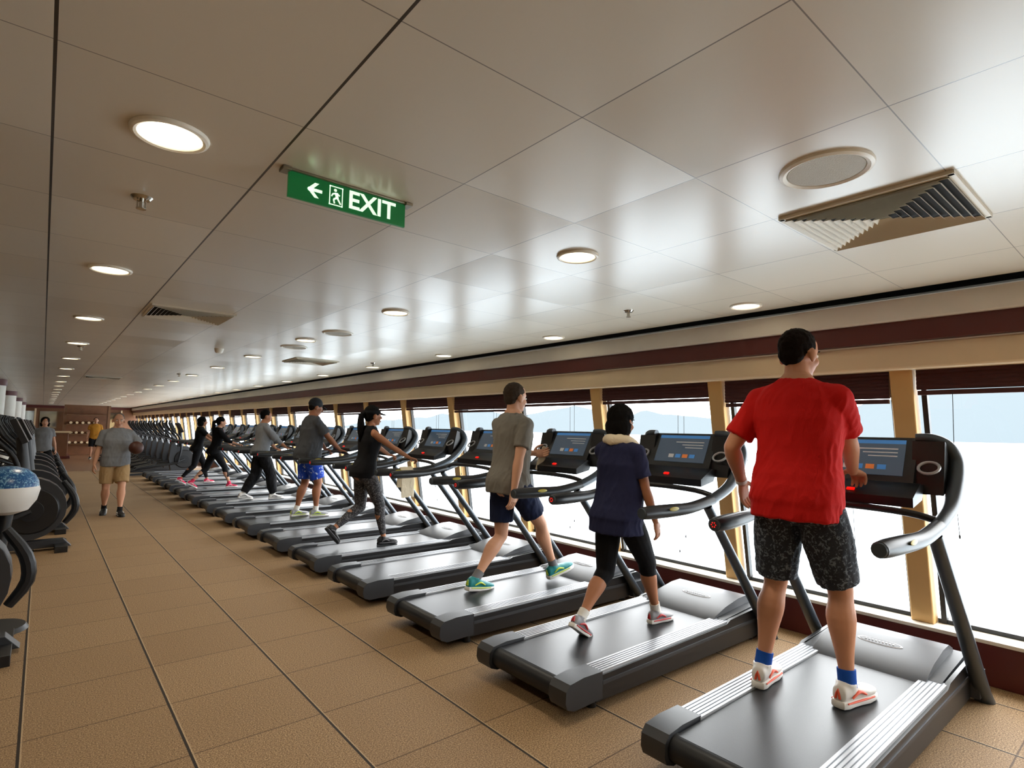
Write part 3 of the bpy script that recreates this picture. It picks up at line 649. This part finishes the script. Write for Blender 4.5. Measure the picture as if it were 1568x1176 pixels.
pe=person('man_in_blue_shorts',1.72,(3.05,8.32),DK,0,[(-.12,.09,0,0,6),(.10,-.09,0,0,6)],[(.38,.27,.92,'grip'),(.38,-.27,.94,'grip')],lean=5,hpitch=14,bulk=1.12,hair='cap',hairm=hbr,skin=sk4,
  shirt=dict(mat=c_dgrey,hem=.82,sleeve=.75,loose=.032,flare=.025,wr=.01),bottom=dict(mat=c_blue,len=.85,loose=.04,top=.98),shoes=(grey_sh,w_sole,lime),sock=wht_s,vox=.01)
pf=person('man_in_baggy_pants',1.61,(3.05,10.68),DK,0,[(-.24,.09,.02,10,6),(.22,-.09,0,0,6)],[(.36,.25,.84,'grip'),(.38,-.22,.90,'grip')],lean=4,hpitch=8,hair='short',hairm=hb_,skin=sk2,
  shirt=dict(mat=c_lg,hem=.84,sleeve=1.4,loose=.03,flare=.02,wr=.008),bottom=dict(name='baggy_pants',mat=c_blk,len=1.93,loose=.035,flare=.035,wr=.012,top=.98),shoes=(w_sh,w_sole,gry_s),sock=wht_s,vox=.012)
pg=person('woman_in_pink_leggings',1.53,(2.80,13.04),DK,0,[(-.38,.07,.06,30,4),(.30,-.07,0,0,6)],[(.40,.28,.86,'grip'),(.40,-.22,.90,'grip')],lean=8,fem=True,hair='pony',hairm=hb_,skin=sk3,
  shirt=dict(mat=c_blk,hem=.84,sleeve=1.3,loose=.014,wr=.004),bottom=dict(name='leggings',mat=c_blk,len=1.6,loose=.007,flare=.003,wr=.001,top=.98),shoes=(c_pink,w_sole,w_sh),sock=c_pink,vox=.013)
ph=person('woman_in_black_leggings',1.51,(2.7,14.22),DK,0,[(.24,.07,0,0,4),(-.30,-.07,.05,30,6)],[(.42,.28,.86,'grip'),(.42,-.22,.88,'grip')],lean=6,fem=True,hair='bob',hairm=hb_,skin=sk2,
  shirt=dict(mat=c_blk,hem=.84,sleeve=.6,loose=.014,wr=.004),bottom=dict(name='leggings',mat=c_blk,len=1.9,loose=.007,flare=.003,wr=.001,top=.98),shoes=(c_pink,w_sole,w_sh),vox=.013)
pw=person('man_carrying_ball',1.68,(.97,11.4),0,-math.pi/2,[(.16,.09,0,0,8),(-.16,-.10,.02,10,10)],[(.24,.27,1.06,'hold',(-.5,.8,-.8)),(.02,-.29,.80,'hang')],lean=2,hpitch=6,bulk=1.12,hair='short',hairm=hgr,skin=sk3,
  shirt=dict(mat=c_lg,hem=.83,sleeve=.75,loose=.028,flare=.022,wr=.008),bottom=dict(mat=c_khaki,len=.85,loose=.035,top=.98),shoes=(blk_sh,blk_sh,w_sole),sock=blk_s,vox=.009)
pz=person('woman_walking',1.62,(.05,18.2),0,-math.pi/2,[(.14,.09,0,0,8),(-.14,-.10,.02,10,10)],[(.02,.25,.78,'hang'),(.02,-.25,.78,'hang')],lean=2,fem=True,hair='bob',hairm=hbr,skin=sk3,
  shirt=dict(mat=c_lg,hem=.83,sleeve=.6,loose=.02,wr=.006),bottom=dict(name='leggings',mat=c_blk,len=1.9,loose=.008,flare=.004,wr=.001,top=.98),shoes=(blk_sh,w_sole,w_sh),vox=.014)
py=person('man_in_yellow_shirt',1.70,(1.7,29),0,-math.pi/2,[(.02,.11,0,0,8),(-.02,-.11,0,0,10)],[(.25,.2,1.0,'hold'),(.02,-.27,.80,'hang')],lean=2,hair='short',hairm=hbr,skin=sk3,
  shirt=dict(mat=fab('yellow_shirt',(196,138,52)),hem=.83,sleeve=.6,loose=.02,wr=.006),bottom=dict(mat=c_blk,len=.9,loose=.03,top=.98),shoes=(blk_sh,w_sole,w_sh),vox=.015)
b=MB(); p=pw['wr'][0]+pw['F']*.07-pw['Lf']*.03+V((0,0,.05)); b.ell(p,(.105,.105,.105),seg=28,rn=18); o=b.obj('ball',[M('brown_leather_ball',(74,38,28),.5,bump=.3)],parent=pw['E'])
T=pb['T']; b=MB()
pts=[T(1.20,.085,.16),T(1.34,.10,.14),T(1.44,.10,.05),T(1.475,.08,-.05),T(1.475,0,-.092),T(1.475,-.08,-.05),T(1.44,-.10,.05),T(1.34,-.10,.14),T(1.20,-.085,.16)]
b.tube(pts,[.03,.034,.034,.036,.038,.036,.034,.034,.03],0,12,sm=5,flat=1.0); remesh(b,'towel',c_tow,.006,3,pb['E'],namp=.005,nsc=(22,22,22))
w=pc['wr'][0]+V((.09,0,.0)); b=MB()
b.tube([w+V((.04,.0,.06)),w+V((.02,0,.0)),w+V((-.01,-.01,-.08)),w+V((-.03,0,-.16))],[.02,.035,.045,.05],0,14,sm=4,flat=.4); remesh(b,'hand_towel',c_tow,.007,2,pc['E'],namp=.008,nsc=(25,25,20))
w=pa['wr'][0]; d=(pa['wr'][0]-pa['elb'][0]).normalized(); b=MB(); b.tube([w-d*.03,w-d*.008],.033,0,20); b.obj('wristwatch',[M('watch_white',(215,212,205),.4)],parent=pa['E'])
def visor(P,mat,top):
    b=MB(); HP=P['HP']; A=P['A']; hs=P['hs']
    ring=[HP(-.01+.102*math.cos(a),.087*math.sin(a),.045) for a in [2*math.pi*i/28 for i in range(29)]]
    b.tube(ring,[.02*hs]*29,0,8,flat=.25,ref=P['hu'],caps=False)
    R=[]
    for u in (.0,.006):
        R.append([HP(.07+.02,-.07,.035+u)]+[HP(.075+.095*math.cos(a),.078*math.sin(a),.03-.02*math.cos(a)+u) for a in [math.radians(q) for q in range(-80,81,16)]]+[HP(.09,.07,.035+u)])
    b.loft(R)
    if top: b.ell(HP(-.012,0,.05),(.09*hs,.104*hs,.095*hs),0,A)
    b.obj('sun_visor' if not top else 'baseball_cap',[mat],parent=P['E'])
visor(pd,c_blk,False); visor(pe,fab('charcoal_cap',(40,42,46)),True)
b=MB(); R=[]
ty=5.97-.415; zo=-.045
for u in (-.08,-.04,0,.04,.08):
    R.append([V((3.12+u,ty+dy,z+zo)) for dy,z in ((-.055,.80+.02*math.sin(u*40)),(-.05,1.0),(-.046,1.09),(0,1.13),(.046,1.09),(.05,1.0),(.055,.9),(.047,.9),(.042,1.0),(.038,1.085),(0,1.12),(-.038,1.085),(-.042,1.0),(-.047,.80))])
b.loft(R); ht=remesh(b,'hanging_towel',c_tow,.005,1,None,namp=.004,nsc=(25,25,8))
m_bd=pattern('blue_speckled_dome',(24,84,140),(130,180,210),40,.55,.3)
b=MB(); c=V((-.17,5.6,1.03)); 
b.loft([[c+V((math.cos(a)*r,math.sin(a)*r,z)) for a in [2*math.pi*i/36 for i in range(36)]] for r,z in ((.185,0),(.18,.04),(.155,.09),(.11,.13),(.05,.15),(.01,.155))],0)
b.loft([[c+V((math.cos(a)*r,math.sin(a)*r,z)) for a in [2*math.pi*i/36 for i in range(36)]] for r,z in ((.05,-.2),(.13,-.17),(.175,-.1),(.192,-.02),(.185,.005))],1)
b.tube([c+V((0,0,-.2)),c+V((-.03,0,-.6)),c+V((-.03,0,-1.02))],[.05,.04,.04],2,14); b.tube([c+V((-.03,0,-1.03)),c+V((-.03,0,-1.0))],[.22,.2],2,28)
b.obj('balance_dome_stand',[m_bd,w_sole,m_tblk])
# ---------------------------------------------------------------- light / camera
wd=bpy.data.worlds.new('sky'); scene.world=wd; wd.use_nodes=True; nt=wd.node_tree; bg=nt.nodes['Background']
tc=nt.nodes.new('ShaderNodeTexCoord'); sp=nt.nodes.new('ShaderNodeSeparateXYZ'); rp=nt.nodes.new('ShaderNodeValToRGB')
rp.color_ramp.elements[0].position=0; rp.color_ramp.elements[0].color=(.95,.97,1,1); rp.color_ramp.elements[1].position=.6; rp.color_ramp.elements[1].color=(1,1,1,1)
nt.links.new(tc.outputs['Generated'],sp.inputs[0]); nt.links.new(sp.outputs[2],rp.inputs[0]); nt.links.new(rp.outputs[0],bg.inputs[0]); bg.inputs[1].default_value=9.5
cam=bpy.data.cameras.new('camera'); co=bpy.data.objects.new('camera',cam); COL.objects.link(co)
cam.sensor_width=36; cam.sensor_fit='HORIZONTAL'; cam.lens=859/1568*36; cam.clip_end=20000; cam.clip_start=.05
d1=V((-719,57,859)).normalized(); d2=V((1034,86,859)).normalized(); up=-(d1.cross(d2))
Mx=Matrix(((d2.x,-d2.y,-d2.z,0),(d1.x,-d1.y,-d1.z,0),(up.x,-up.y,-up.z,1.52),(0,0,0,1)))
co.matrix_world=Mx; scene.camera=co
scene.view_settings.view_transform='Standard'; scene.view_settings.exposure=0.06
